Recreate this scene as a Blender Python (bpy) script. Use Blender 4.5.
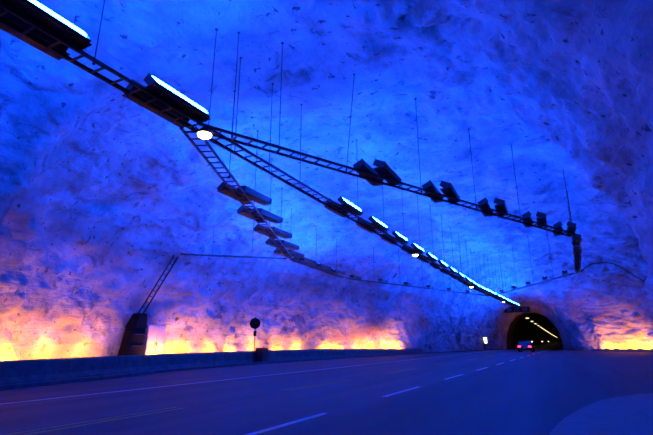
import bpy, bmesh, math, random
import numpy as np
from mathutils import Vector, Matrix
from mathutils.bvhtree import BVHTree

random.seed(7)
SC = bpy.context.scene
COL = SC.collection
for o in list(bpy.data.objects):
    bpy.data.objects.remove(o)

# ------------------------------------------------------------------ camera
IMG_W, IMG_H, F_PX = 653, 435, 435.0
VX, HY, CAM_H = 554.0, 341.0, 1.5
_p = math.atan((HY - IMG_H / 2) / F_PX)
_a = math.atan((VX - IMG_W / 2) * math.cos(_p) / F_PX)
fwd = Vector((-math.sin(_a) * math.cos(_p), math.cos(_a) * math.cos(_p), math.sin(_p)))
rgt = Vector((math.cos(_a), math.sin(_a), 0))
upv = rgt.cross(fwd)
cam_d = bpy.data.cameras.new('camera')
cam_d.sensor_width = 36
cam_d.lens = 36 * F_PX / IMG_W
cam_d.clip_start = 0.05
cam_d.clip_end = 2000
cam = bpy.data.objects.new('camera', cam_d)
cam.matrix_world = Matrix((( rgt.x, upv.x, -fwd.x, 0), (rgt.y, upv.y, -fwd.y, 0),
                           (rgt.z, upv.z, -fwd.z, CAM_H), (0, 0, 0, 1)))
COL.objects.link(cam)
SC.camera = cam

# ------------------------------------------------------------------ world, exposure
world = bpy.data.worlds.new('world')
SC.world = world
world.use_nodes = True
world.node_tree.nodes['Background'].inputs[0].default_value = (0.0, 0.0, 0.0, 1)   # underground
world.node_tree.nodes['Background'].inputs[1].default_value = 0.0
SC.view_settings.view_transform = 'Standard'
SC.view_settings.look = 'None'
SC.view_settings.gamma = 1
SC.view_settings.use_curve_mapping = False
SC.view_settings.exposure = 0.0

BLUE = (0.004, 0.062, 1.0)
BLUE_S = 590.0
BLUE_DIM = 115.0
ORANGE = (1.0, 0.27, 0.002)
ORANGE_W = 330.0
WARM = (1.0, 0.72, 0.36)

# ------------------------------------------------------------------ materials
def nodes_of(m):
    m.use_nodes = True
    nt = m.node_tree
    return nt, nt.nodes, nt.links, nt.nodes['Principled BSDF']

def mat_plain(name, col, rough=0.6, metal=0.0, grain=0.25, scale=9.0, bump=0.0):
    m = bpy.data.materials.new(name)
    nt, N, L, b = nodes_of(m)
    tc = N.new('ShaderNodeTexCoord')
    nz = N.new('ShaderNodeTexNoise'); nz.inputs['Scale'].default_value = scale; nz.inputs['Detail'].default_value = 5
    L.new(tc.outputs['Object'], nz.inputs['Vector'])
    rp = N.new('ShaderNodeValToRGB')
    c = np.array(col)
    rp.color_ramp.elements[0].color = (*(c * (1 - grain)), 1); rp.color_ramp.elements[0].position = .3
    rp.color_ramp.elements[1].color = (*np.minimum(c * (1 + grain), 1), 1); rp.color_ramp.elements[1].position = .7
    L.new(nz.outputs['Fac'], rp.inputs['Fac'])
    L.new(rp.outputs['Color'], b.inputs['Base Color'])
    b.inputs['Roughness'].default_value = rough
    b.inputs['Metallic'].default_value = metal
    if bump:
        bp = N.new('ShaderNodeBump'); bp.inputs['Strength'].default_value = bump; bp.inputs['Distance'].default_value = .02
        L.new(nz.outputs['Fac'], bp.inputs['Height']); L.new(bp.outputs['Normal'], b.inputs['Normal'])
    return m

def mat_emit(name, col, s):
    m = bpy.data.materials.new(name)
    nt, N, L, b = nodes_of(m)
    b.inputs['Base Color'].default_value = (*[min(1, c) for c in col], 1)
    b.inputs['Emission Color'].default_value = (*col, 1)
    b.inputs['Emission Strength'].default_value = s
    return m

def mat_rock(name, light, dark, rust, rust_amt, spot=True):
    m = bpy.data.materials.new(name)
    nt, N, L, b = nodes_of(m)
    tc = N.new('ShaderNodeTexCoord')
    def noise(scale, detail=6, rough=.6, dist=0.0, vec=None):
        n = N.new('ShaderNodeTexNoise')
        n.inputs['Scale'].default_value = scale; n.inputs['Detail'].default_value = detail
        n.inputs['Roughness'].default_value = rough; n.inputs['Distortion'].default_value = dist
        L.new(vec or tc.outputs['Object'], n.inputs['Vector'])
        return n
    def ramp(src, p0, p1, c0=(0, 0, 0, 1), c1=(1, 1, 1, 1)):
        r = N.new('ShaderNodeValToRGB')
        r.color_ramp.elements[0].position = p0; r.color_ramp.elements[0].color = c0
        r.color_ramp.elements[1].position = p1; r.color_ramp.elements[1].color = c1
        L.new(src, r.inputs['Fac'])
        return r
    def mix(fac, a, c):
        x = N.new('ShaderNodeMix'); x.data_type = 'RGBA'
        L.new(fac, x.inputs[0])
        if isinstance(a, tuple): x.inputs[6].default_value = (*a, 1)
        else: L.new(a, x.inputs[6])
        if isinstance(c, tuple): x.inputs[7].default_value = (*c, 1)
        else: L.new(c, x.inputs[7])
        return x.outputs[2]
    # streaky coordinates: strata dip to the right
    mp = N.new('ShaderNodeMapping')
    mp.inputs['Rotation'].default_value = (math.radians(35), math.radians(20), 0)
    mp.inputs['Scale'].default_value = (1.0, .35, 2.2)
    L.new(tc.outputs['Object'], mp.inputs['Vector'])
    base = ramp(noise(.45, 8, .65, .4).outputs['Fac'], .34, .66, (*dark, 1), (*light, 1)).outputs['Color']
    rustm = ramp(noise(.16, 7, .62, .8, mp.outputs['Vector']).outputs['Fac'], .5, .72)
    ra = N.new('ShaderNodeMath'); ra.operation = 'MULTIPLY'; ra.inputs[1].default_value = rust_amt
    L.new(rustm.outputs['Color'], ra.inputs[0])
    c = mix(ra.outputs[0], base, rust)
    if spot:
        sp = ramp(noise(1.1, 5, .6, .7).outputs['Fac'], .575, .70)
        sm = N.new('ShaderNodeMath'); sm.operation = 'MULTIPLY'
        L.new(sp.outputs['Color'], sm.inputs[0])
        L.new(ramp(noise(.22, 3, .5).outputs['Fac'], .35, .62).outputs['Color'], sm.inputs[1])
        c = mix(sm.outputs[0], c, (.06, .055, .06))
        sq = ramp(noise(3.4, 3, .5, .4).outputs['Fac'], .64, .70)
        c = mix(sq.outputs['Color'], c, (.07, .06, .065))
        st = ramp(noise(1.6, 5, .6, .3, mp.outputs['Vector']).outputs['Fac'], .62, .74)
        s2 = N.new('ShaderNodeMath'); s2.operation = 'MULTIPLY'; s2.inputs[1].default_value = .7
        L.new(st.outputs['Color'], s2.inputs[0])
        c = mix(s2.outputs[0], c, (.12, .09, .09))
    L.new(c, b.inputs['Base Color'])
    b.inputs['Roughness'].default_value = .85
    b.inputs['Specular IOR Level'].default_value = .2
    n1 = noise(2.2, 9, .68, .3); n2 = noise(1.3, 7, .6, .4, mp.outputs['Vector'])
    ad = N.new('ShaderNodeMath'); ad.operation = 'ADD'
    L.new(n1.outputs['Fac'], ad.inputs[0]); L.new(n2.outputs['Fac'], ad.inputs[1])
    bp = N.new('ShaderNodeBump'); bp.inputs['Strength'].default_value = .85; bp.inputs['Distance'].default_value = .22
    L.new(ad.outputs[0], bp.inputs['Height']); L.new(bp.outputs['Normal'], b.inputs['Normal'])
    return m

def mat_asphalt():
    m = bpy.data.materials.new('asphalt')
    nt, N, L, b = nodes_of(m)
    tc = N.new('ShaderNodeTexCoord')
    mp = N.new('ShaderNodeMapping'); mp.inputs['Scale'].default_value = (1.1, .05, 1)
    mp.inputs['Rotation'].default_value = (0, 0, math.radians(2.8))
    L.new(tc.outputs['Object'], mp.inputs['Vector'])
    n1 = N.new('ShaderNodeTexNoise'); n1.inputs['Scale'].default_value = 1.0; n1.inputs['Detail'].default_value = 4
    L.new(mp.outputs['Vector'], n1.inputs['Vector'])
    n2 = N.new('ShaderNodeTexNoise'); n2.inputs['Scale'].default_value = 30; n2.inputs['Detail'].default_value = 6
    L.new(tc.outputs['Object'], n2.inputs['Vector'])
    r = N.new('ShaderNodeValToRGB')
    r.color_ramp.elements[0].position = .35; r.color_ramp.elements[0].color = (.04, .04, .043, 1)
    r.color_ramp.elements[1].position = .68; r.color_ramp.elements[1].color = (.10, .095, .095, 1)
    L.new(n1.outputs['Fac'], r.inputs['Fac'])
    sp = N.new('ShaderNodeSeparateXYZ'); L.new(tc.outputs['Object'], sp.inputs[0])
    ma = N.new('ShaderNodeMath'); ma.operation = 'MULTIPLY_ADD'; ma.inputs[1].default_value = -.045
    L.new(sp.outputs['Y'], ma.inputs[0]); L.new(sp.outputs['X'], ma.inputs[2])
    mr = N.new('ShaderNodeMapRange'); mr.inputs[1].default_value = -4.95; mr.inputs[2].default_value = -4.6
    L.new(ma.outputs[0], mr.inputs[0])
    mx = N.new('ShaderNodeMix'); mx.data_type = 'RGBA'; mx.blend_type = 'MULTIPLY'     # base colour multiplied darker on the lay-by side
    mx.inputs[7].default_value = (.5, .48, .5, 1)
    L.new(mr.outputs[0], mx.inputs[0]); L.new(r.outputs['Color'], mx.inputs[6])
    L.new(mx.outputs[2], b.inputs['Base Color'])
    b.inputs['Roughness'].default_value = .62
    bp = N.new('ShaderNodeBump'); bp.inputs['Strength'].default_value = .3; bp.inputs['Distance'].default_value = .01
    L.new(n2.outputs['Fac'], bp.inputs['Height']); L.new(bp.outputs['Normal'], b.inputs['Normal'])
    return m

ROCK = mat_rock('sprayed_rock', (.31, .33, .36), (.14, .145, .165), (.22, .11, .095), .75)
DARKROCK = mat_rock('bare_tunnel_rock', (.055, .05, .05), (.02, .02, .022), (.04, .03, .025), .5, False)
ASPHALT = mat_asphalt()
CONCRETE = mat_plain('weathered_concrete', (.075, .07, .07), .85, 0, .3, 3, .4)
PAVE = mat_plain('pale_pavement', (.20, .20, .20), .8, 0, .15, 6, .3)
PAINT = mat_plain('white_road_paint', (.72, .72, .70), .6, 0, .2, 14)
YPAINT = mat_plain('worn_yellow_paint', (.42, .34, .12), .7, 0, .35, 14)
STEEL = mat_plain('dark_steel', (.022, .022, .028), .5, .3, .3, 20)
HOUSING = mat_plain('dark_housing', (.014, .014, .02), .5, .1, .25, 8)
GALV = mat_plain('galvanised_steel', (.30, .30, .32), .45, .6, .2, 10)
WIRE = mat_plain('black_wire', (.012, .012, .016), .7, 0, .2, 10)
BLACK = mat_plain('black_plastic', (.008, .008, .01), .9, 0, .2, 10)
BLACK.node_tree.nodes['Principled BSDF'].inputs['Specular IOR Level'].default_value = .1
PANEL = mat_plain('pale_sheet_metal', (.36, .34, .33), .6, 0, .1, 3)
CARPAINT = mat_plain('grey_car_paint', (.06, .06, .065), .25, .4, .1, 3)
GLASS = mat_plain('dark_glass', (.01, .011, .013), .08, 0, .1, 3)
BLUE_E = mat_emit('blue_tube_light', BLUE, BLUE_S)
BLUE_D = mat_emit('blue_branch_light', BLUE, BLUE_DIM)
ORANGE_E = mat_emit('orange_flood_light', ORANGE, 6.0)
WARM_E = mat_emit('warm_lamp_light', WARM, 9.0)
TUNNEL_E = mat_emit('tunnel_lamp_light', WARM, 5.0)
SIGN_E = mat_emit('lit_sign_face', (1.0, .86, .66), 3.0)
RED_E = mat_emit('red_tail_light', (1.0, .02, .03), 14.0)

# ------------------------------------------------------------------ mesh helpers
def link_mesh(name, me, mat, parent=None, loc=(0, 0, 0), rot=None):
    if mat and not me.materials: me.materials.append(mat)
    o = bpy.data.objects.new(name, me)
    COL.objects.link(o)
    if parent: o.parent = parent
    o.location = loc
    if rot: o.rotation_euler = rot
    return o

def tag(o, label, cat, group=None, kind=None):
    o['label'] = label; o['category'] = cat
    if group: o['group'] = group
    if kind: o['kind'] = kind
    return o

def thing(name, label, cat, loc=(0, 0, 0), rot=(0, 0, 0), group=None):
    o = bpy.data.objects.new(name, None)
    o.empty_display_size = .2
    COL.objects.link(o)
    o.location = loc; o.rotation_euler = rot
    return tag(o, label, cat, group)

def mesh_of(bm, name, smooth=False):
    me = bpy.data.meshes.new(name)
    bmesh.ops.recalc_face_normals(bm, faces=bm.faces)
    bm.to_mesh(me); bm.free()
    if smooth:
        for p in me.polygons: p.use_smooth = True
    return me

def bm_box(bm, cx, cy, cz, sx, sy, sz, mtx=None, bevel=0.0):
    r = bmesh.ops.create_cube(bm, size=1)
    vs = r['verts']
    for v in vs:
        v.co = Vector((cx + v.co.x * sx, cy + v.co.y * sy, cz + v.co.z * sz))
    if bevel:
        es = list({e for v in vs for e in v.link_edges})
        rb = bmesh.ops.bevel(bm, geom=es, offset=bevel, segments=1, affect='EDGES')
        vs = list({v for f in rb['faces'] for v in f.verts} | {v for v in vs if v.is_valid})
    if mtx:
        for v in vs: v.co = mtx @ v.co
    return vs

def box_mesh(name, sx, sy, sz, c=(0, 0, 0), bevel=0.0, mtx=None):
    bm = bmesh.new(); bm_box(bm, *c, sx, sy, sz, mtx, bevel)
    return mesh_of(bm, name)

def bm_tube(bm, pts, r, n=6, cap=True):
    rings = []
    for i, p in enumerate(pts):
        p = Vector(p)
        a = Vector(pts[max(0, i - 1)]); b = Vector(pts[min(len(pts) - 1, i + 1)])
        t = (b - a).normalized()
        ref = Vector((0, 0, 1)) if abs(t.z) < .9 else Vector((1, 0, 0))
        u = t.cross(ref).normalized(); w = t.cross(u)
        rings.append([bm.verts.new(p + (u * math.cos(k * 2 * math.pi / n) + w * math.sin(k * 2 * math.pi / n)) * r) for k in range(n)])
    for a, b in zip(rings, rings[1:]):
        for k in range(n):
            bm.faces.new((a[k], a[(k + 1) % n], b[(k + 1) % n], b[k]))
    if cap:
        bm.faces.new(rings[0]); bm.faces.new(rings[-1][::-1])

def tube_mesh(name, pts, r, n=6):
    bm = bmesh.new(); bm_tube(bm, pts, r, n)
    return mesh_of(bm, name, True)

def bm_lathe(bm, prof, n=16, mtx=None):
    rings = []
    for (r, z) in prof:
        if r < 1e-6:
            v = bm.verts.new((0, 0, z)); rings.append([v])
        else:
            rings.append([bm.verts.new((r * math.cos(k * 2 * math.pi / n), r * math.sin(k * 2 * math.pi / n), z)) for k in range(n)])
    for a, b in zip(rings, rings[1:]):
        for k in range(n):
            va = a[k % len(a)]; vb = a[(k + 1) % len(a)]; vc = b[(k + 1) % len(b)]; vd = b[k % len(b)]
            f = []
            for v in (va, vb, vc, vd):
                if v not in f: f.append(v)
            if len(f) > 2: bm.faces.new(f)
    if mtx:
        for ring in rings:
            for v in ring: v.co = mtx @ v.co

def lathe_mesh(name, prof, n=16, mtx=None):
    bm = bmesh.new(); bm_lathe(bm, prof, n, mtx)
    return mesh_of(bm, name, True)

# ------------------------------------------------------------------ noise
def _hash(ix, iy, iz, seed):
    h = (ix * 374761393 + iy * 668265263 + iz * 2147483647 * 3 + seed * 974711) & 0xFFFFFFFF
    h = ((h ^ (h >> 13)) * 1274126177) & 0xFFFFFFFF
    h = ((h ^ (h >> 16)) * 2246822519) & 0xFFFFFFFF
    return ((h ^ (h >> 15)) & 0xFFFFFF) / float(0xFFFFFF)

def vnoise(p, seed):
    i = np.floor(p).astype(np.int64); f = p - i
    u = f * f * f * (f * (f * 6 - 15) + 10)
    r = 0
    for dx in (0, 1):
        for dy in (0, 1):
            for dz in (0, 1):
                w = (u[..., 0] if dx else 1 - u[..., 0]) * (u[..., 1] if dy else 1 - u[..., 1]) * (u[..., 2] if dz else 1 - u[..., 2])
                r = r + w * _hash(i[..., 0] + dx, i[..., 1] + dy, i[..., 2] + dz, seed)
    return r * 2 - 1

def fnoise(p, scale, octv, seed, gain=.5, ridge=False):
    a, s, t = 1.0, 1.0 / scale, 0
    for k in range(octv):
        n = vnoise(p * s + 17.3 * k, seed + k)
        t = t + a * ((1 - 2 * np.abs(n)) if ridge else n)
        a *= gain; s *= 2.03
    return t

# ------------------------------------------------------------------ cavern shell
KR = np.array([(-40, 3.0), (16, 3.15), (19.4, 3.3), (20.6, 5.2), (24, 9.5), (30, 13.5), (38, 15.5), (70, 15.8),
               (75, 15.0), (78.5, 12.0), (80.5, 6.6), (83, 4.2), (87.6, 1.75), (88.4, 1.25), (92, 1.25)], float)
KL = np.array([(-40, -16.0), (6.8, -16.5), (7.6, -17.0), (8.7, -20.4), (14, -23.2), (22, -24.5), (36, -23.6), (46, -20.2), (54, -17.0),
               (57, -15.6), (59, -14.6), (70, -12.6), (82, -10.0), (87.6, -8.3), (88.4, -7.8), (92, -7.8)], float)
KH = np.array([(-40, 9.6), (0, 10.0), (8, 10.3), (16, 10.7), (30, 11.3), (60, 11.7), (72, 11.3), (78, 10.2), (83, 8.7),
               (87.6, 6.85), (88.4, 6.35), (92, 6.35)], float)

def section(y, t):
    """y, t arrays -> x, z of the smooth vault; t=0 right base, pi left base"""
    H = np.interp(y, KH[:, 0], KH[:, 1])
    n = np.interp(y, [0, 18, 30, 70, 86, 90], [3.0, 3.0, 2.5, 2.4, 2.2, 2.2])
    s = np.sin(t); c = np.cos(t)
    zz = np.abs(s) ** (2 / n)
    z = H * zz
    ye = y + .3 * np.clip(z - 2, 0, 9) * np.clip((40 - y) / 15, 0, 1)
    xr = np.interp(ye, KR[:, 0], KR[:, 1])
    ye2 = y - .1 * z * np.clip((30 - y) / 15, 0, 1)
    xl = np.interp(ye2, KL[:, 0], KL[:, 1])
    # a fixed middle line keeps the near rim at the sides only
    xm = np.interp(y, [-40, 10, 40, 70, 88, 92], [-7.3, -7.0, -5.0, -3.0, -3.3, -3.3])
    cx = np.sign(c) * np.abs(c) ** (2 / n)
    x = np.where(c >= 0, xm + (xr - xm) * cx, xm + (xm - xl) * cx)
    return x, z

ys = np.concatenate([np.arange(-14, 2, .8), np.arange(2, 30, .2), np.arange(30, 60, .28), np.arange(60, 88.41, .3), [88.5]])
NT = 300
ts = np.linspace(0, math.pi, NT)
Yg, Tg = np.meshgrid(ys, ts, indexing='ij')
Xg, Zg = section(Yg, Tg)
P = np.stack([Xg, Yg, Zg], -1)

def grid_normals(P):
    du = np.gradient(P, axis=0); dv = np.gradient(P, axis=1)
    n = np.cross(du, dv)
    return n / (np.linalg.norm(n, axis=-1, keepdims=True) + 1e-9)

Nn = grid_normals(P)
core = np.stack([np.interp(Yg, [-40, 88], [-7, -3.3]), Yg, np.full_like(Yg, 3.0)], -1)
flip = np.sign(np.sum(Nn * (core - P), -1, keepdims=True)); Nn = Nn * np.where(flip == 0, 1, flip)   # towards the hall
# tilted strata space
ang = math.radians(35)
Ps = np.stack([P[..., 0] * .9 + P[..., 2] * .25, P[..., 1] * .8 + P[..., 2] * .35, P[..., 2] * .7 - P[..., 1] * .35], -1)
rough = np.interp(Yg, [0, 20, 55, 66, 88], [1.0, .9, .9, 1.25, .9])
d = (.42 * fnoise(P, 5.5, 3, 11) + .11 * fnoise(Ps, 1.5, 3, 31, .6, True) * rough + .13 * fnoise(P, 1.15, 3, 41, .62) * rough + .06 * fnoise(P, .55, 2, 51, .6, True) * rough)
ends = np.clip((88.2 - Yg) / 3, 0.12, 1)
d = d * ends
P2 = P + Nn * (-np.clip(d, -1.0, .75))[..., None]
P2[..., 2] = np.where(Tg < .004, -.3, P2[..., 2]); P2[..., 2] = np.where(Tg > math.pi - .004, -.3, P2[..., 2])
N2 = grid_normals(P2)
fl = np.sign(np.sum(N2 * (core - P2), -1, keepdims=True)); N2 = N2 * np.where(np.sum(N2 * Nn, -1, keepdims=True) < 0, -1, 1)

def sheet(name, P, N, mat, j0, j1):
    Q = P[:, j0:j1 + 1]; M = N[:, j0:j1 + 1]
    a, b = Q.shape[:2]
    idx = np.arange(a * b).reshape(a, b)
    f = np.stack([idx[:-1, :-1], idx[:-1, 1:], idx[1:, 1:], idx[1:, :-1]], -1).reshape(-1, 4)
    me = bpy.data.meshes.new(name)
    me.vertices.add(a * b); me.vertices.foreach_set('co', Q.reshape(-1).astype(np.float32))
    me.loops.add(f.size); me.loops.foreach_set('vertex_index', f.reshape(-1).astype(np.int32))
    me.polygons.add(len(f)); me.polygons.foreach_set('loop_start', (np.arange(len(f)) * 4).astype(np.int32))
    me.polygons.foreach_set('use_smooth', np.ones(len(f), bool))
    me.update(calc_edges=True)
    # faces must look the same way as the normals
    p0 = me.polygons[len(f) // 2]
    if Vector(M.reshape(-1, 3)[p0.vertices[0]]).dot(p0.normal) < 0:
        me.flip_normals()
    me.normals_split_custom_set_from_vertices(M.reshape(-1, 3).tolist())
    o = link_mesh(name, me, mat)
    o['kind'] = 'structure'
    return o

JW = int(NT * .27)
tag(sheet('wall_right', P2, N2, ROCK, 0, JW), 'rough sprayed rock wall of the cavern beside the lay-by, orange lit near the tunnel mouth', 'rock wall', kind='structure')
tag(sheet('ceiling', P2, N2, ROCK, JW, NT - 1 - JW), 'blue lit rough rock vault above the hanging cable ladders', 'rock ceiling', kind='structure')
tag(sheet('wall_left', P2, N2, ROCK, NT - 1 - JW, NT - 1), 'rough rock wall behind the concrete barrier, lit orange from its foot', 'rock wall', kind='structure')

_v = P2.reshape(-1, 3); _a0, _b0 = P2.shape[:2]
_idx = np.arange(_a0 * _b0).reshape(_a0, _b0)
_f = np.stack([_idx[:-1, :-1], _idx[:-1, 1:], _idx[1:, 1:], _idx[1:, :-1]], -1).reshape(-1, 4)
CAVE = BVHTree.FromPolygons(_v.tolist(), _f.tolist())

def ceil_z(x, y):
    h = CAVE.ray_cast(Vector((x, y, 3.0)), Vector((0, 0, 1)))
    return h[0].z if h[0] else 10.0

def wall_hit(x, y, z, dx, dy=0.0, dz=0.0):
    h = CAVE.ray_cast(Vector((x, y, z)), Vector((dx, dy, dz)).normalized())
    return h[0]

# tunnel beyond the mouth: dark bare rock, bending gently to the right
def tun_x(y): return -3.3 + .0125 * (y - 88) + 6e-6 * (y - 88) ** 2
yt = np.concatenate([np.arange(88.4, 140, 1.2), np.arange(140, 620, 6.0)])
tt = np.linspace(0, math.pi, 40)
Yt, Tt = np.meshgrid(yt, tt, indexing='ij')
n_ = 2.2
Pt = np.stack([tun_x(Yt) + 4.53 * np.sign(np.cos(Tt)) * np.abs(np.cos(Tt)) ** (2 / n_), Yt, 6.35 * np.sin(Tt) ** (2 / n_)], -1)
Nt_ = grid_normals(Pt)
ct = np.stack([tun_x(Yt), Yt, np.full_like(Yt, 2.)], -1)
Nt_ *= np.where(np.sum(Nt_ * (ct - Pt), -1, keepdims=True) < 0, -1, 1)
Pt = Pt - Nt_ * (.12 * fnoise(Pt, 2.2, 3, 71))[..., None]
Nt2 = grid_normals(Pt); Nt2 *= np.where(np.sum(Nt2 * Nt_, -1, keepdims=True) < 0, -1, 1)
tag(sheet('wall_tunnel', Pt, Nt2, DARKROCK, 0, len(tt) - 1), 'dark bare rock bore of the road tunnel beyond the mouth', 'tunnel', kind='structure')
# rock face closing the tunnel far away and the hall behind the photographer
bm = bmesh.new(); bm_box(bm, tun_x(620), 620.5, 3, 14, 1, 9)
tag(link_mesh('wall_end', mesh_of(bm, 'wall_end'), DARKROCK), 'dark rock at the far end of the tunnel bore', 'rock wall', kind='structure')
bm = bmesh.new(); bm_box(bm, -7, -14.4, 5, 30, 1, 14)
tag(link_mesh('wall_back', mesh_of(bm, 'wall_back'), ROCK), 'rock wall closing the hall behind the lay-by', 'rock wall', kind='structure')

# ------------------------------------------------------------------ floor
bm = bmesh.new()
gx = [-30, -20, -12, -8, -4, 0, 6, 20]; gy = list(range(-16, 100, 8)) + [140, 200, 300, 400, 500, 622]
vv = [[bm.verts.new((x, y, 0)) for x in gx] for y in gy]
for i in range(len(gy) - 1):
    for j in range(len(gx) - 1):
        bm.faces.new((vv[i][j], vv[i][j + 1], vv[i + 1][j + 1], vv[i + 1][j]))
floor = link_mesh('floor', mesh_of(bm, 'floor'), ASPHALT)
tag(floor, 'dark asphalt road and lay-by running through the hall', 'road', kind='structure')

def marking(name, x0, slope, ya, yb, w, mat, step=None):
    """flat painted stripe, a child of the floor"""
    bm = bmesh.new()
    n = max(1, int((yb - ya) / 4))
    L_, R_ = [], []
    for k in range(n + 1):
        y = ya + (yb - ya) * k / n
        x = x0 + slope * y
        L_.append((x - w / 2, y)); R_.append((x + w / 2, y))
    lo = [bm.verts.new((x, y, .004)) for x, y in L_]; ro = [bm.verts.new((x, y, .004)) for x, y in R_]
    lb = [bm.verts.new((x, y, -.01)) for x, y in L_]; rb = [bm.verts.new((x, y, -.01)) for x, y in R_]
    for k in range(n):
        bm.faces.new((lo[k], ro[k], ro[k + 1], lo[k + 1]))
        bm.faces.new((lb[k], lo[k], lo[k + 1], lb[k + 1])); bm.faces.new((ro[k], rb[k], rb[k + 1], ro[k + 1]))
    bm.faces.new((lb[0], rb[0], ro[0], lo[0])); bm.faces.new((lo[n], ro[n], rb[n], lb[n]))
    return link_mesh(name, mesh_of(bm, name), mat, floor)

for k in range(13):
    y = 5.9 + 6.5 * k
    marking('lane_dash', -5.0, .045, y, y + 3.2, .13, PAINT)
marking('edge_line', -12.75, .053, -8, 88, .12, PAINT)
for k in range(8):
    y = 4.0 + 8.6 * k
    for s in (-.13, .13):
        marking('centre_line_dash', -8.42 + s, .05, y, y + 4.3, .10, YPAINT)

# raised pavement corner beside the camera
edge = [(-.9, -13), (-.75, 0), (-.5, 5), (-.2, 8.7), (.0, 10.0), (.2, 10.9), (.48, 12.1), (.82, 13.2), (1.3, 14.3), (1.9, 15.3), (2.5, 15.9), (3.3, 16.4), (5.0, 16.9)]
bm = bmesh.new()
top = [bm.verts.new((x, y, .10)) for x, y in edge]; bot = [bm.verts.new((x - .04, y + .03, -.05)) for x, y in edge]
back = [bm.verts.new((6.0, y, .10)) for x, y in edge]
for k in range(len(edge) - 1):
    bm.faces.new((top[k], back[k], back[k + 1], top[k + 1])); bm.faces.new((bot[k], top[k], top[k + 1], bot[k + 1]))
pv = link_mesh('trim_1', mesh_of(bm, 'trim_1'), PAVE)
tag(pv, 'pale raised pavement with a curved edge at the foot of the right rock wall', 'pavement', kind='structure')

# ------------------------------------------------------------------ concrete barrier and kerb
bpath = [(-14.4, -12), (-14.8, 0), (-15.7, 5), (-17.1, 9.1), (-18.3, 14.4), (-18.95, 20), (-18.95, 26.8), (-18.4, 34), (-17.4, 42), (-16.2, 49), (-14.9, 56)]
def smooth_path(pts, step=1.0):
    pts = [Vector((p[0], p[1], p[2] if len(p) > 2 else 0)) for p in pts]; out = []
    for i in range(len(pts) - 1):
        p0 = pts[max(0, i - 1)]; p1 = pts[i]; p2 = pts[i + 1]; p3 = pts[min(len(pts) - 1, i + 2)]
        n = max(2, int((p2 - p1).length / step))
        for k in range(n):
            t = k / n
            out.append(.5 * ((2 * p1) + (p2 - p0) * t + (2 * p0 - 5 * p1 + 4 * p2 - p3) * t * t + (3 * p1 - p0 - 3 * p2 + p3) * t ** 3))
    out.append(pts[-1]); return out

def sweep(name, path, prof, mat, zf=None):
    """prof: (offset to the right of travel, z)"""
    bm = bmesh.new(); rings = []
    for i, p in enumerate(path):
        t = (path[min(i + 1, len(path) - 1)] - path[max(0, i - 1)]).normalized()
        r = Vector((t.y, -t.x, 0))
        rings.append([bm.verts.new(p + r * o + Vector((0, 0, z * (zf(i / (len(path) - 1)) if zf else 1)))) for o, z in prof])
    m = len(prof)
    for a, b in zip(rings, rings[1:]):
        for k in range(m - 1):
            bm.faces.new((a[k], a[k + 1], b[k + 1], b[k]))
    bm.faces.new(rings[0]); bm.faces.new(rings[-1][::-1])
    return mesh_of(bm, name)

BP = smooth_path(bpath, .8)
bar = thing('concrete_barrier', 'long low dark concrete barrier in front of the orange lit rock wall', 'barrier')
link_mesh('barrier_body', sweep('barrier_body', BP, [(.30, -.03), (.30, .10), (.12, .28), (.08, .80), (.05, .83), (-.14, .83), (-.17, .80), (-.21, .28), (-.36, .10), (-.36, -.03)], CONCRETE,
          lambda u: 1 - .35 * max(0, u - .7) / .3), CONCRETE, bar)
kp = smooth_path([(-13.4, -12), (-13.8, 0), (-14.7, 5), (-15.8, 8.5), (-16.6, 13), (-17.7, 18), (-17.9, 26), (-17.2, 35), (-16.0, 44), (-14.6, 54), (-13.2, 62), (-8.8, 86.5)], 1.0)
kb = link_mesh('trim_2', sweep('trim_2', kp, [(.1, -.03), (.1, .12), (.07, .15), (-.12, .15), (-.12, -.03)], CONCRETE), CONCRETE)
tag(kb, 'low concrete kerb along the far edge of the road', 'kerb', kind='structure')

rk = smooth_path([(15.4, 74.0), (13.5, 75.0), (11, 76.4), (8.5, 77.2), (6.2, 78.0), (5.0, 80.2)], .8)
tag(link_mesh('trim_3', sweep('trim_3', rk, [(.12, -.03), (.12, .30), (.09, .33), (-.12, .33), (-.12, -.03)], CONCRETE), CONCRETE),
    'low concrete edging in front of the orange lit rock beside the tunnel mouth', 'kerb', kind='structure')

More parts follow.
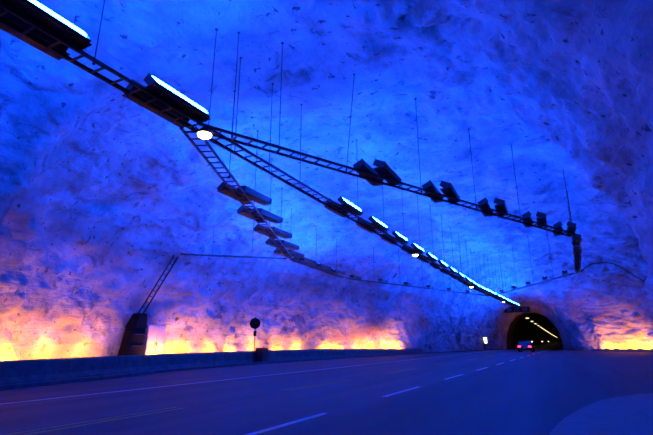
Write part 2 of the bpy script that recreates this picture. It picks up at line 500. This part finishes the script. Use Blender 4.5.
# ------------------------------------------------------------------ orange flood lights along the wall foot
def flood_master():
    r = thing('flood_light', 'x', 'flood light', group='orange flood lights')
    # body tilted: local +Y faces up-and-away (towards the wall)
    tilt = Matrix.Translation((0, 0, .28)) @ Matrix.Rotation(math.radians(-66), 4, 'X')
    bm = bmesh.new()
    w, h, dp = .30, .17, .16
    q = [(-w, -h, 0), (w, -h, 0), (w, h, 0), (-w, h, 0)]; q2 = [(-w * .7, -h * .6, -dp), (w * .7, -h * .6, -dp), (w * .7, h * .6, -dp), (-w * .7, h * .6, -dp)]
    a = [bm.verts.new(tilt @ Vector(c)) for c in q]; b = [bm.verts.new(tilt @ Vector(c)) for c in q2]
    bm.faces.new(b)
    for k in range(4): bm.faces.new((a[k], a[(k + 1) % 4], b[(k + 1) % 4], b[k]))
    bm.faces.new(a)
    link_mesh('housing', mesh_of(bm, 'housing'), HOUSING, r)
    link_mesh('lens', box_mesh('lens', w * 1.8, h * 1.8, .02, (0, 0, .012), 0, tilt), ORANGE_E, r)
    ld = bpy.data.lights.new('flood_beam', 'AREA'); ld.shape = 'RECTANGLE'; ld.size = w * 1.8; ld.size_y = h * 1.8
    ld.energy = ORANGE_W; ld.color = ORANGE; ld.spread = math.radians(142)
    lo = bpy.data.objects.new('flood_beam', ld); COL.objects.link(lo); lo.parent = r
    lo.matrix_local = tilt @ Matrix.Translation((0, 0, .035)) @ Matrix.Rotation(math.pi, 4, 'X')
    bm = bmesh.new()
    for s in (-1, 1): bm_box(bm, s * (w + .02), 0, .14, .015, .05, .3)
    bm_box(bm, 0, 0, .01, 2 * w + .06, .14, .02)
    link_mesh('bracket', mesh_of(bm, 'bracket'), STEEL, r)
    return r

def copy_tree(o, parent=None):
    c = o.copy(); COL.objects.link(c); c.parent = parent
    for ch in list(o.children): copy_tree(ch, c)
    return c

fm = flood_master(); first = True
def place_flood(x, y, rz, label, group):
    global first
    o = fm if first else copy_tree(fm)
    first = False
    o.location = (x, y, 0); o.rotation_euler = (0, 0, rz); o['label'] = label; o['group'] = group
for y in (10.0, 11.2, 12.6, 14.6, 16.9, 21.4, 23.6, 25.0, 27.6, 29.8, 32.6, 35.8, 38.2, 41.6, 43.6, 46.8, 48.8, 51.0, 52.6):
    h = wall_hit(-12, y, .9, -1)
    h2 = wall_hit(-12, y + 1, .9, -1)
    a = math.atan2(-(h2.x - h.x), 1)
    place_flood(h.x + (1.9 if abs(y - 21.4) < .1 else 1.1 + .35 * math.sin(y * 3.1)), y, math.pi / 2 + a, 'orange flood light on the ground between the concrete barrier and the rock wall', 'flood lights behind the barrier')
for x in (6.9, 8.0, 9.6, 10.8, 12.2, 13.4):
    h = wall_hit(x, 60, .6, 0, 1)
    place_flood(x, h.y - 1.3, 0, 'orange flood light at the foot of the rock right of the tunnel mouth', 'flood lights beside the tunnel mouth')

# ------------------------------------------------------------------ cable ladders
LZ = 7.0; AZ = 6.90          # branch ladders are bolted under the main one
def frame_rot(p0, p1, side=None):
    yv = (p1 - p0).normalized()
    if side is None: side = yv.cross(Vector((0, 0, 1)))
    xv = (side - yv * side.dot(yv)).normalized()
    zv = xv.cross(yv)
    return Matrix((xv, yv, zv)).transposed()
RUNGS = {}
def cable_ladder(label, p0, p1, w=.36, near=26.0, step=.42, cables=0, side=None, rail=.045, trim=.24):
    p0, p1 = Vector(p0), Vector(p1)
    if trim: p0, p1 = p0.lerp(p1, trim / (p1 - p0).length), p1.lerp(p0, trim / (p1 - p0).length)
    Ln = (p1 - p0).length
    R = frame_rot(p0, p1, side)
    r = thing('cable_ladder', label, 'cable ladder', p0, R.to_euler())
    for s in (-1, 1):
        me = bpy.data.meshes.new('rail'); bm = bmesh.new()
        bm_box(bm, s * w / 2, Ln / 2, 0, .028, Ln, .07)           # web of the C rail
        bm_box(bm, s * (w / 2 - .018), Ln / 2, .032, rail, Ln, .012)
        bm_box(bm, s * (w / 2 - .018), Ln / 2, -.032, rail, Ln, .012)
        bm.to_mesh(me); bm.free()
        link_mesh('rail', me, STEEL, r)
    if w not in RUNGS: RUNGS[w] = box_mesh('rung', w - .03, .045, .035)
    far = bmesh.new(); nf = 0
    k = 0
    while step * (k + .5) < Ln:
        y = step * (k + .5); k += 1
        pos = p0 + (p1 - p0).normalized() * y
        if (pos - Vector((0, 0, 1.5))).length < near and pos.y > 0:
            link_mesh('rung', RUNGS[w], STEEL, r, (0, y, -.02))
        else:
            bm_box(far, 0, y, -.02, w - .03, .045, .035); nf += 1
    if nf:
        fo = link_mesh('rung_run', mesh_of(far, 'rung_run'), STEEL, r); fo['kind'] = 'stuff'
    else: far.free()
    for c in range(cables):
        x = -w * .38 + .76 * w * c / max(1, cables - 1)
        pts = [(x + .015 * math.sin(j * 1.7 + c), Ln * j / max(2, int(Ln / 2)), .02 + .01 * math.sin(j * 2.3 + c)) for j in range(max(2, int(Ln / 2)) + 1)]
        link_mesh('cable', tube_mesh('cable', pts, .022, 5), BLACK, r)
    return r

def main_x(y): return -7.97 + .021 * y if y < 50 else -6.92 + (y - 50) * .068
A = (main_x(7.4), 7.4, AZ); B = (main_x(58.5), 58.5, AZ)
R1 = (1.75, 26.3, AZ); R2 = (2.4, 40.8, AZ); L1 = (-15.4, 25.1, AZ); L2 = (-16.0, 35.6, AZ); LA = (-21.1, 20.4, AZ)
cable_ladder('main cable ladder carrying bright blue tube lights down the middle of the hall', (main_x(-10), -10, LZ), (main_x(50), 50, LZ), .46, 26, .46, 2, trim=0)
cable_ladder('far end of the main cable ladder leading down to the tunnel mouth', (main_x(50.05), 50.05, LZ), (main_x(83.8), 83.8, LZ), .46, 20, .6, 2, trim=0)
cable_ladder('cable ladder branching off above the road toward the right rock wall', A, R1, .42, 24, .46, 0)
cable_ladder('short cable ladder beside the right wall, parallel to the road', R1, R2, .34, 20, .5, 1)
cable_ladder('far cable ladder running back from the right wall to the main ladder', R2, B, .34, 20, .6, 0)
cable_ladder('cable ladder with staggered dark wing lights branching toward the left wall', A, L1, .42, 24, .42, 0)
cable_ladder('cable ladder near the left wall, parallel to the road', L1, L2, .34, 20, .5, 1)
cable_ladder('far cable ladder running from the left wall back to the main ladder', L2, B, .34, 20, .6, 0)
cable_ladder('thin straight cable ladder bridging from the left branch to the rock wall', L1, LA, .26, 20, .5, 2)
# drop down the wall
def wall_pt(y, z, off):
    h = wall_hit(-10, y, z, -1)
    return Vector((h.x + off, y, z))
w_top = Vector((wall_pt(21.1, 6.95, .12).x, 21.1, 6.95)); w_mid = wall_pt(20.2, 2.9, .35)
cable_ladder('cable ladder sloping down the orange lit left wall to a dark duct', w_top, w_mid, .42, 40, .40, 2, side=Vector((0, 1, 0)), trim=0)

# bracket stub linking the bridging ladder and the wall
# ------------------------------------------------------------------ tube light fixtures (all parallel to the road)
FL = 1.75
def fixture_master(tilt, name):
    """tilt towards +X (positive) or -X, degrees"""
    r = thing(name, 'x', 'tube light')
    T = Matrix.Translation((0, 0, .21)) @ Matrix.Rotation(math.radians(tilt), 4, 'Y')
    bm = bmesh.new()
    prof = [(-.13, -.15), (.13, -.15), (.19, .05), (.172, .05), (.165, .02), (-.165, .02), (-.172, .05), (-.19, .05)]
    a = [bm.verts.new(T @ Vector((x, -FL / 2, z))) for x, z in prof]; b = [bm.verts.new(T @ Vector((x, FL / 2, z))) for x, z in prof]
    for k in range(len(prof)): bm.faces.new((a[k], a[(k + 1) % 8], b[(k + 1) % 8], b[k]))
    bm.faces.new(a[::-1]); bm.faces.new(b)
    link_mesh('housing', mesh_of(bm, 'housing'), HOUSING, r)
    bm = bmesh.new()
    lp = [(-.15, .024), (-.11, .06), (0, .075), (.11, .06), (.15, .024)]
    a = [bm.verts.new(T @ Vector((x, -FL / 2 + .05, z))) for x, z in lp]; b = [bm.verts.new(T @ Vector((x, FL / 2 - .05, z))) for x, z in lp]
    for k in range(4): bm.faces.new((a[k], a[k + 1], b[k + 1], b[k]))
    bm.faces.new((a[0], b[0], b[4], a[4])); bm.faces.new(a[::-1]); bm.faces.new(b)
    link_mesh('lens', mesh_of(bm, 'lens'), BLUE_E if tilt in (48, -44, -36) else BLUE_D, r)
    for s in (-1, 1):
        link_mesh('end_cap', box_mesh('end_cap', .40, .03, .22, (0, s * (FL / 2 + .012), -.05), .008, T), STEEL, r)
    link_mesh('mounting_tray', box_mesh('mounting_tray', .40, FL + .1, .02, (-.03 * (1 if tilt > 0 else -1), 0, .012), .004), STEEL, r)
    for s in (-1, 1):
        bm = bmesh.new()
        bm_box(bm, 0, s * FL * .32, .08, .05, .05, .18); bm_box(bm, 0, s * FL * .32, 0, .16, .06, .02)
        link_mesh('bracket', mesh_of(bm, 'bracket'), STEEL, r)
    return r
MASTERS = {}
def fixture(tilt, x, y, z, label, group, rz=0.0):
    nm = 'tube_light'
    if tilt not in MASTERS:
        MASTERS[tilt] = fixture_master(tilt, nm); o = MASTERS[tilt]
    else: o = copy_tree(MASTERS[tilt])
    o.location = (x, y, z); o.rotation_euler = (0, 0, rz); o['label'] = label; o['group'] = group
    return o
ZF = LZ + .05; ZA = AZ + .05
wire_pts = []
ORD = ['first', 'second', 'third', 'fourth', 'fifth', 'sixth', 'seventh', 'eighth', 'ninth', 'tenth', 'eleventh', 'twelfth']
mains = [-7.6, -4.2, -.6, 3.5, 6.85] + [16.85 + 3.42 * k for k in range(9)] + [46.8 + 2.5 * k for k in range(15)]
for i, y in enumerate(mains):
    if y > 80: break
    z = ZF
    rz = -math.atan(.021) if y < 50 else -math.atan(.068)
    if i < 3: lb, grp = '%s tube light on the main ladder behind the lay-by pavement', 'tube lights on the main ladder behind the pavement, %s'
    elif i == 3: lb, grp = 'glowing tube light on the main ladder, one before the junction, tilted %s', None
    elif i == 4: lb, grp = 'glowing tube light on the main ladder beside the junction lamp, tilted %s', None
    elif i < 15: lb, grp = ORD[i - 5] + ' tube light on the main ladder beyond the junction, tilted %s', None
    else: lb, grp = 'tiny tube light tilted %s on the main ladder toward the tunnel mouth', 'far tube lights on the main ladder, %s'
    fixture(48, main_x(y) + .36, y, z, lb % 'right', grp % 'right' if grp else 'right row of tube lights on the main ladder', rz)
    fixture(-44, main_x(y) - .36, y, z, lb % 'left', grp % 'left' if grp else 'left row of tube lights on the main ladder', rz)
    wire_pts.append((main_x(y) + .17, y + 1.25, LZ))
def lerp(a, b, t): return Vector(a).lerp(Vector(b), t)
# right branch: staggered pairs
for i, (x, y) in enumerate([(A[0] + (R1[0] - A[0]) * (yy - A[1]) / (R1[1] - A[1]), yy) for yy in (13.5, 16.5, 19.6, 22.6, 25.2)]):
    for s in (-1, 1):
        fixture(26 * s, x + s * .33, y - .1 + s * .12, ZA, 'dark tube light, %s pair from the junction on the right branch, tilted %s' % (ORD[i], 'right' if s > 0 else 'left'),
                'pairs of tube lights on the right branch, %s ones' % ('right' if s > 0 else 'left'))
for i, t in enumerate((.14, .38, .62, .86)):
    p = lerp(R1, R2, t)
    fixture(0, p.x + .02, p.y, ZA, 'dark tube light on the short ladder beside the right wall, %s from its near corner' % ORD[i], 'tube lights on the right side ladder')
for t in (.1, .28, .46, .64, .82):
    p = lerp(R2, B, t)
    fixture(0, p.x, p.y, ZA, 'small dark tube light on the far ladder coming back from the right wall', 'tube lights on the far right ladder')
# left branch: staggered wings
for i, (x, y) in enumerate([(A[0] + (L1[0] - A[0]) * (yy - A[1]) / (L1[1] - A[1]), yy) for yy in (13.2, 15.9, 18.9, 21.8, 24.3)]):
    for s in (-1, 1):
        fixture(6 if s > 0 else -36, x + s * .30 + .05, y + s * .25, ZA, 'dark %s tube light, %s wing pair from the junction on the left branch' % ('right' if s > 0 else 'left', ORD[i]),
                'wing lights on the left branch, %s wings' % ('right' if s > 0 else 'left'))
for t in (.2, .48, .76):
    p = lerp(L1, L2, t)
    for s in (-1, 1):
        fixture(6 if s > 0 else -36, p.x + s * .31, p.y, ZA, 'dark tube light on the ladder near the left wall, %s side' % ('right' if s > 0 else 'left'), 'tube lights on the left side ladder, %s side' % ('right' if s > 0 else 'left'))
for t in (.05, .2, .35, .5, .65, .8):
    p = lerp(L2, B, t)
    fixture(0, p.x, p.y, ZA, 'small dark tube light on the far ladder coming back from the left wall', 'tube lights on the far left ladder')

# ------------------------------------------------------------------ warm lamps under the main ladder
def warm_master():
    r = thing('road_lamp', 'x', 'lamp')
    link_mesh('housing', lathe_mesh('housing', [(0, -.05), (.07, -.05), (.11, -.14), (.205, -.24), (.20, -.24), (.0, -.20)], 16), HOUSING, r)
    link_mesh('lens', lathe_mesh('lens', [(.19, -.245), (.17, -.30), (.10, -.345), (0, -.355)], 16), WARM_E, r)
    link_mesh('bracket', box_mesh('bracket', .30, .05, .03, (0, 0, -.055)), STEEL, r)
    return r
wm = warm_master()
for i, y in enumerate((7.9, 26.8, 46.0, 66.0)):
    o = wm if i == 0 else copy_tree(wm)
    o.location = (main_x(y) + .22, y, LZ)
    o['label'] = ('bright warm lamp under the junction of the three cable ladders' if i == 0 else 'small warm white lamp hanging under the main ladder further on')
    o['group'] = 'warm lamp at the ladder junction' if i == 0 else 'warm lamps under the main ladder'

# ------------------------------------------------------------------ hanger wires
def hanger(x, y, z, lean, group, label, r=.013):
    top = CAVE.ray_cast(Vector((x, y, z + .3)), Vector((lean[0], lean[1], 1)).normalized())[0]
    if top is None: return
    t = thing('hanger_wire', label, 'wire', (x, y, z), group=group)
    d = top - Vector((x, y, z))
    link_mesh('wire', tube_mesh('wire', [(0, 0, -.05), d * 1.01], r, 6), WIRE, t)
    bm = bmesh.new(); bm_lathe(bm, [(0, .04), (.04, .04), (.05, -.02), (.02, -.05), (0, -.05)], 8, Matrix.Translation(d))
    link_mesh('anchor', mesh_of(bm, 'anchor'), STEEL, t)
    link_mesh('shackle', box_mesh('shackle', .05, .05, .12, (0, 0, .0), .01), STEEL, t)

for i, (x, y, z) in enumerate(wire_pts):
    zz = z
    hanger(x, y, zz, (.0, 0), 'wires of the main ladder', ('thin dark wire holding the main ladder, %s beyond the first lit tube after the junction' % ORD[i - 5]) if 5 <= i < 13 else 'thin dark wire holding the main ladder before the junction' if i < 5 else 'very thin wire holding the far part of the main ladder', .013 if y < 30 else .018)
for y in (9.6, 11.4, 13.4): hanger(main_x(y) - .18, y, LZ, (0, 0), 'wires of the main ladder by the junction', 'thin dark wire holding the main ladder between the junction and its next tube light')
AR = lambda t: lerp(A, R1, t)
for i, t in enumerate((.06, .13, .25, .42, .58, .74, .98)):
    p = AR(t); hanger(p.x + .05, p.y, AZ, (.11, 0) if abs(t - .25) < .01 else (0, 0), 'wires of the right branch', 'thin dark wire holding up the right branch ladder, %s from the junction' % ORD[i], .013 if t < .5 else .016)
for t in (.35, .65, .97):
    p = lerp(R1, R2, t); hanger(p.x, p.y, AZ, (0, 0), 'wires of the right side ladder', 'thin dark wire holding up the short ladder beside the right wall', .017)
for t in (.2, .4, .6, .8):
    p = lerp(R2, B, t); hanger(p.x, p.y, AZ, (0, 0), 'wires of the far right ladder', 'thin dark wire holding up the far ladder from the right wall', .017)
for i, t in enumerate((.2, .4, .58, .76, .97)):
    p = lerp(A, L1, t); hanger(p.x + .1, p.y, AZ, (0, 0), 'wires of the left branch', 'thin dark wire holding up the left branch ladder, %s from the junction' % ORD[i], .013)
for t in (.4, .8):
    p = lerp(L1, L2, t); hanger(p.x, p.y, AZ, (0, 0), 'wires of the left side ladder', 'thin dark wire holding up the ladder near the left wall', .016)
for t in (.15, .3, .45, .6, .75, .9):
    p = lerp(L2, B, t); hanger(p.x, p.y, AZ, (0, 0), 'wires of the far left ladder', 'thin dark wire holding up the far ladder from the left wall', .017)
for t in (.35, .7):
    p = lerp(L1, LA, t); hanger(p.x, p.y, AZ, (0, 0), 'wires of the bridging ladder', 'thin dark wire holding up the bridging ladder by the left wall', .014)

# loose cable from the right corner across the right wall
cp = [Vector(p) for p in ((2.65, 40.7, 6.9), (3.4, 42.0, 7.6), (4.6, 45.0, 8.15), (5.7, 46.0, 8.1), (7.2, 48.0, 7.3), (8.8, 50.0, 6.5), (11.0, 52.0, 5.6))]
end = wall_hit(cp[-1].x, cp[-1].y + 1, 5.0, 1)
cp.append(end + Vector((.05, 0, 0)))
tag(link_mesh('slack_cable', tube_mesh('slack_cable', smooth_path(cp, .5), .03, 6), BLACK), 'thin black slack cable strung from the right corner of the ladders to the rock wall', 'cable')

# ------------------------------------------------------------------ cable duct and cabinet at the wall foot (left)
dk = thing('cable_duct', 'tall dark tapered cable duct standing at the foot of the left rock wall', 'duct', (w_mid.x + .2, 20.0, 0))
bm = bmesh.new()
for z0, z1, a0, a1 in ((-.02, 2.3, .62, .46), (2.3, 3.2, .46, .26)):
    va = [bm.verts.new((sx * .45, sy * a0 - (.30 if z0 < 1 else .05), z0)) for sx, sy in ((-1, -1), (1, -1), (1, 1), (-1, 1))]
    vb = [bm.verts.new((sx * .36, sy * a1 - (.05 if z0 < 1 else -.18), z1)) for sx, sy in ((-1, -1), (1, -1), (1, 1), (-1, 1))]
    for k in range(4): bm.faces.new((va[k], va[(k + 1) % 4], vb[(k + 1) % 4], vb[k]))
    bm.faces.new(va); bm.faces.new(vb)
link_mesh('duct_body', mesh_of(bm, 'duct_body'), BLACK, dk)
bm = bmesh.new()
for z in (.5, 1.2, 1.9): bm_box(bm, 0, -.14 + z * .09, z, .98, 1.16 - z * .13, .06)
link_mesh('clamp_band', mesh_of(bm, 'clamp_band'), STEEL, dk)
cb = thing('switch_cabinet', 'pale sheet metal cabinet beside the dark cable duct, lit orange', 'cabinet', (w_mid.x + .1, 21.5, 0))
link_mesh('body', box_mesh('body', .6, 1.5, 2.5, (0, 0, 1.29), .02), PANEL, cb)
for s in (-1, 1):
    dd = link_mesh('door', box_mesh('door', .03, .70, 2.3, (.31, s * .365, 1.32), .008), PANEL, cb)
    link_mesh('handle', box_mesh('handle', .04, .03, .22, (.34, s * .07, 1.3), .006), STEEL, dd)

# ------------------------------------------------------------------ round sign on the barrier, seen from behind
sx, sy = -18.45, 25.6
sg = thing('round_sign', 'black round traffic sign on a thin post above the concrete barrier', 'road sign', (sx, sy, 0))
face = Matrix.Translation((0, 0, 2.68)) @ Matrix.Rotation(math.radians(90), 4, 'X') @ Matrix.Rotation(0, 4, 'Z')
rot = Matrix.Rotation(math.radians(35), 4, 'Z')
link_mesh('sign_disc', lathe_mesh('sign_disc', [(0, .02), (.36, .02), (.375, .0), (.36, -.02), (0, -.02)], 24, rot @ face), BLACK, sg)
link_mesh('post', tube_mesh('post', [(0, .04, -.02), (0, .04, 3.1)], .04, 8), STEEL, sg)
link_mesh('signal_box', box_mesh('signal_box', .16, .16, .34, (0, .04, 2.0), .02), BLACK, sg)
link_mesh('bracket', box_mesh('bracket', .2, .08, .05, (0, .04, 2.68)), STEEL, sg)
bx = thing('roadside_box', 'dark equipment box in front of the barrier below the round sign', 'box', (-18.2, 26.2, 0))
link_mesh('body', box_mesh('body', .6, .75, 1.0, (0, 0, .49), .03), HOUSING, bx)
link_mesh('lid', box_mesh('lid', .68, .83, .06, (0, 0, 1.02), .015), STEEL, bx)
link_mesh('door', box_mesh('door', .02, .6, .7, (.305, 0, .5), .005), STEEL, bx)

# ------------------------------------------------------------------ lit sign left of the tunnel mouth
ls = thing('lit_sign', 'small glowing white box sign on a post beside the tunnel mouth', 'lit sign', (-10.4, 79.5, 0))
link_mesh('post', tube_mesh('post', [(0, 0, -.02), (0, 0, 1.3)], .06, 8), STEEL, ls)
link_mesh('sign_box', box_mesh('sign_box', .95, .24, 1.05, (0, .02, 1.6), .03), GALV, ls)
link_mesh('sign_face', box_mesh('sign_face', .85, .02, .95, (0, -.11, 1.6)), SIGN_E, ls)
link_mesh('base_plate', box_mesh('base_plate', .3, .3, .03, (0, 0, .01)), STEEL, ls)

# ------------------------------------------------------------------ lane signal gantry above the mouth
gz = 6.8
gt = thing('signal_board', 'dark lane signal board hung at the crown of the tunnel mouth', 'signal board', (-5.15, 84.6, gz))
link_mesh('board', box_mesh('board', 4.2, .18, .95, (0, 0, 0), .03), BLACK, gt)
for k in range(3): link_mesh('signal_head', box_mesh('signal_head', .85, .12, .7, (-1.25 + 1.25 * k, -.14, 0), .02), HOUSING, gt)
cz = ceil_z(-4.9, 84.6)
for s in (-1, 1):
    zt = min(ceil_z(-4.9 + s * 1.2, 84.6), 9) - gz
    link_mesh('hanger_rod', tube_mesh('hanger_rod', [(s * 1.2, 0, .35), (s * 1.2, 0, zt + .1)], .035, 6), STEEL, gt)

# ------------------------------------------------------------------ tunnel lamps
def tunnel_lamp_master():
    r = thing('tunnel_lamp', 'x', 'lamp')
    link_mesh('housing', box_mesh('housing', .5, 1.0, .16, (0, 0, 0), .03), HOUSING, r)
    link_mesh('lens', box_mesh('lens', .44, .94, .06, (0, 0, -.10), .015), TUNNEL_E, r)
    link_mesh('bracket', box_mesh('bracket', .08, .3, .8, (0, 0, .45)), STEEL, r)
    return r
tm = tunnel_lamp_master(); k = 0
y = 88.0
while y < 600:
    o = tm if k == 0 else copy_tree(tm)
    o.location = (tun_x(y) - .5, y, 5.55)
    o['label'] = 'warm ceiling lamp in the row receding into the dark tunnel'; o['group'] = 'ceiling lamps inside the tunnel'
    y += 15 if k < 4 else 10; k += 1
def side_lamp(x, y, z):
    o = thing('wall_lamp', 'tiny warm lamp low on a post at the road edge inside the tunnel', 'lamp', (x, y, 0), group='low lamps inside the tunnel')
    link_mesh('post', tube_mesh('post', [(0, 0, -.02), (0, 0, z)], .05, 6), STEEL, o)
    link_mesh('housing', box_mesh('housing', .5, .3, .34, (0, .05, z + .1), .03), HOUSING, o)
    link_mesh('lens', box_mesh('lens', .44, .05, .28, (0, -.12, z + .1)), TUNNEL_E, o)
side_lamp(-5.6, 138, 1.2); side_lamp(-4.2, 200, 1.2); side_lamp(-2.6, 260, 1.1)

# ------------------------------------------------------------------ car driving toward the mouth
car = thing('car', 'small dark car with glowing red tail lamps driving into the tunnel mouth', 'car', (-3.6, 70.0, 0), (0, 0, -math.atan(.05)))
def extrude_x(name, prof, w, mat, parent, taper=None):
    bm = bmesh.new(); rings = []
    for sx_ in (-1, -.92, .92, 1):
        inset = .04 if abs(sx_) == 1 else 0
        rr = []
        cy = sum(p[0] for p in prof) / len(prof); czz = sum(p[1] for p in prof) / len(prof)
        for (py, pz) in prof:
            tp = 1.0 if taper is None else taper(pz)
            rr.append(bm.verts.new((sx_ * w / 2 * tp, py + (cy - py) * inset, pz + (czz - pz) * inset)))
        rings.append(rr)
    m = len(prof)
    for a, b in zip(rings, rings[1:]):
        for q in range(m): bm.faces.new((a[q], a[(q + 1) % m], b[(q + 1) % m], b[q]))
    bm.faces.new(rings[0][::-1]); bm.faces.new(rings[-1])
    return link_mesh(name, mesh_of(bm, name), mat, parent)
extrude_x('body', [(-2.1, .32), (-2.15, .55), (-2.1, .9), (-1.95, .98), (.9, 1.0), (1.7, .85), (2.1, .7), (2.15, .4), (2.05, .25), (-2.0, .25)], 1.8, CARPAINT, car)
extrude_x('cabin', [(-1.95, .96), (-1.5, 1.38), (-1.2, 1.46), (.0, 1.46), (.9, .98)], 1.66, GLASS, car, lambda z: 1 - .28 * max(0, z - .96))
extrude_x('roof', [(-1.35, 1.44), (-1.2, 1.48), (-.05, 1.48), (.1, 1.44)], 1.42, CARPAINT, car)
for sx_ in (-1, 1):
    for yy in (-1.3, 1.3):
        W_ = Matrix.Translation((sx_ * .80, yy, .32)) @ Matrix.Rotation(math.radians(90), 4, 'Y')
        wo = link_mesh('wheel', lathe_mesh('wheel', [(.2, -.1), (.3, -.1), (.325, -.06), (.325, .06), (.3, .1), (.2, .1)], 18, W_), BLACK, car)
        link_mesh('rim', lathe_mesh('rim', [(0, -.07), (.2, -.095), (.2, .095), (0, .07)], 12, W_), GALV, wo)
    link_mesh('tail_light', box_mesh('tail_light', .36, .06, .16, (sx_ * .66, -2.12, .76), .01), RED_E, car)
link_mesh('number_plate', box_mesh('number_plate', .5, .02, .11, (0, -2.17, .58)), PANEL, car)
link_mesh('bumper', box_mesh('bumper', 1.7, .12, .2, (0, -2.1, .4), .03), BLACK, car)
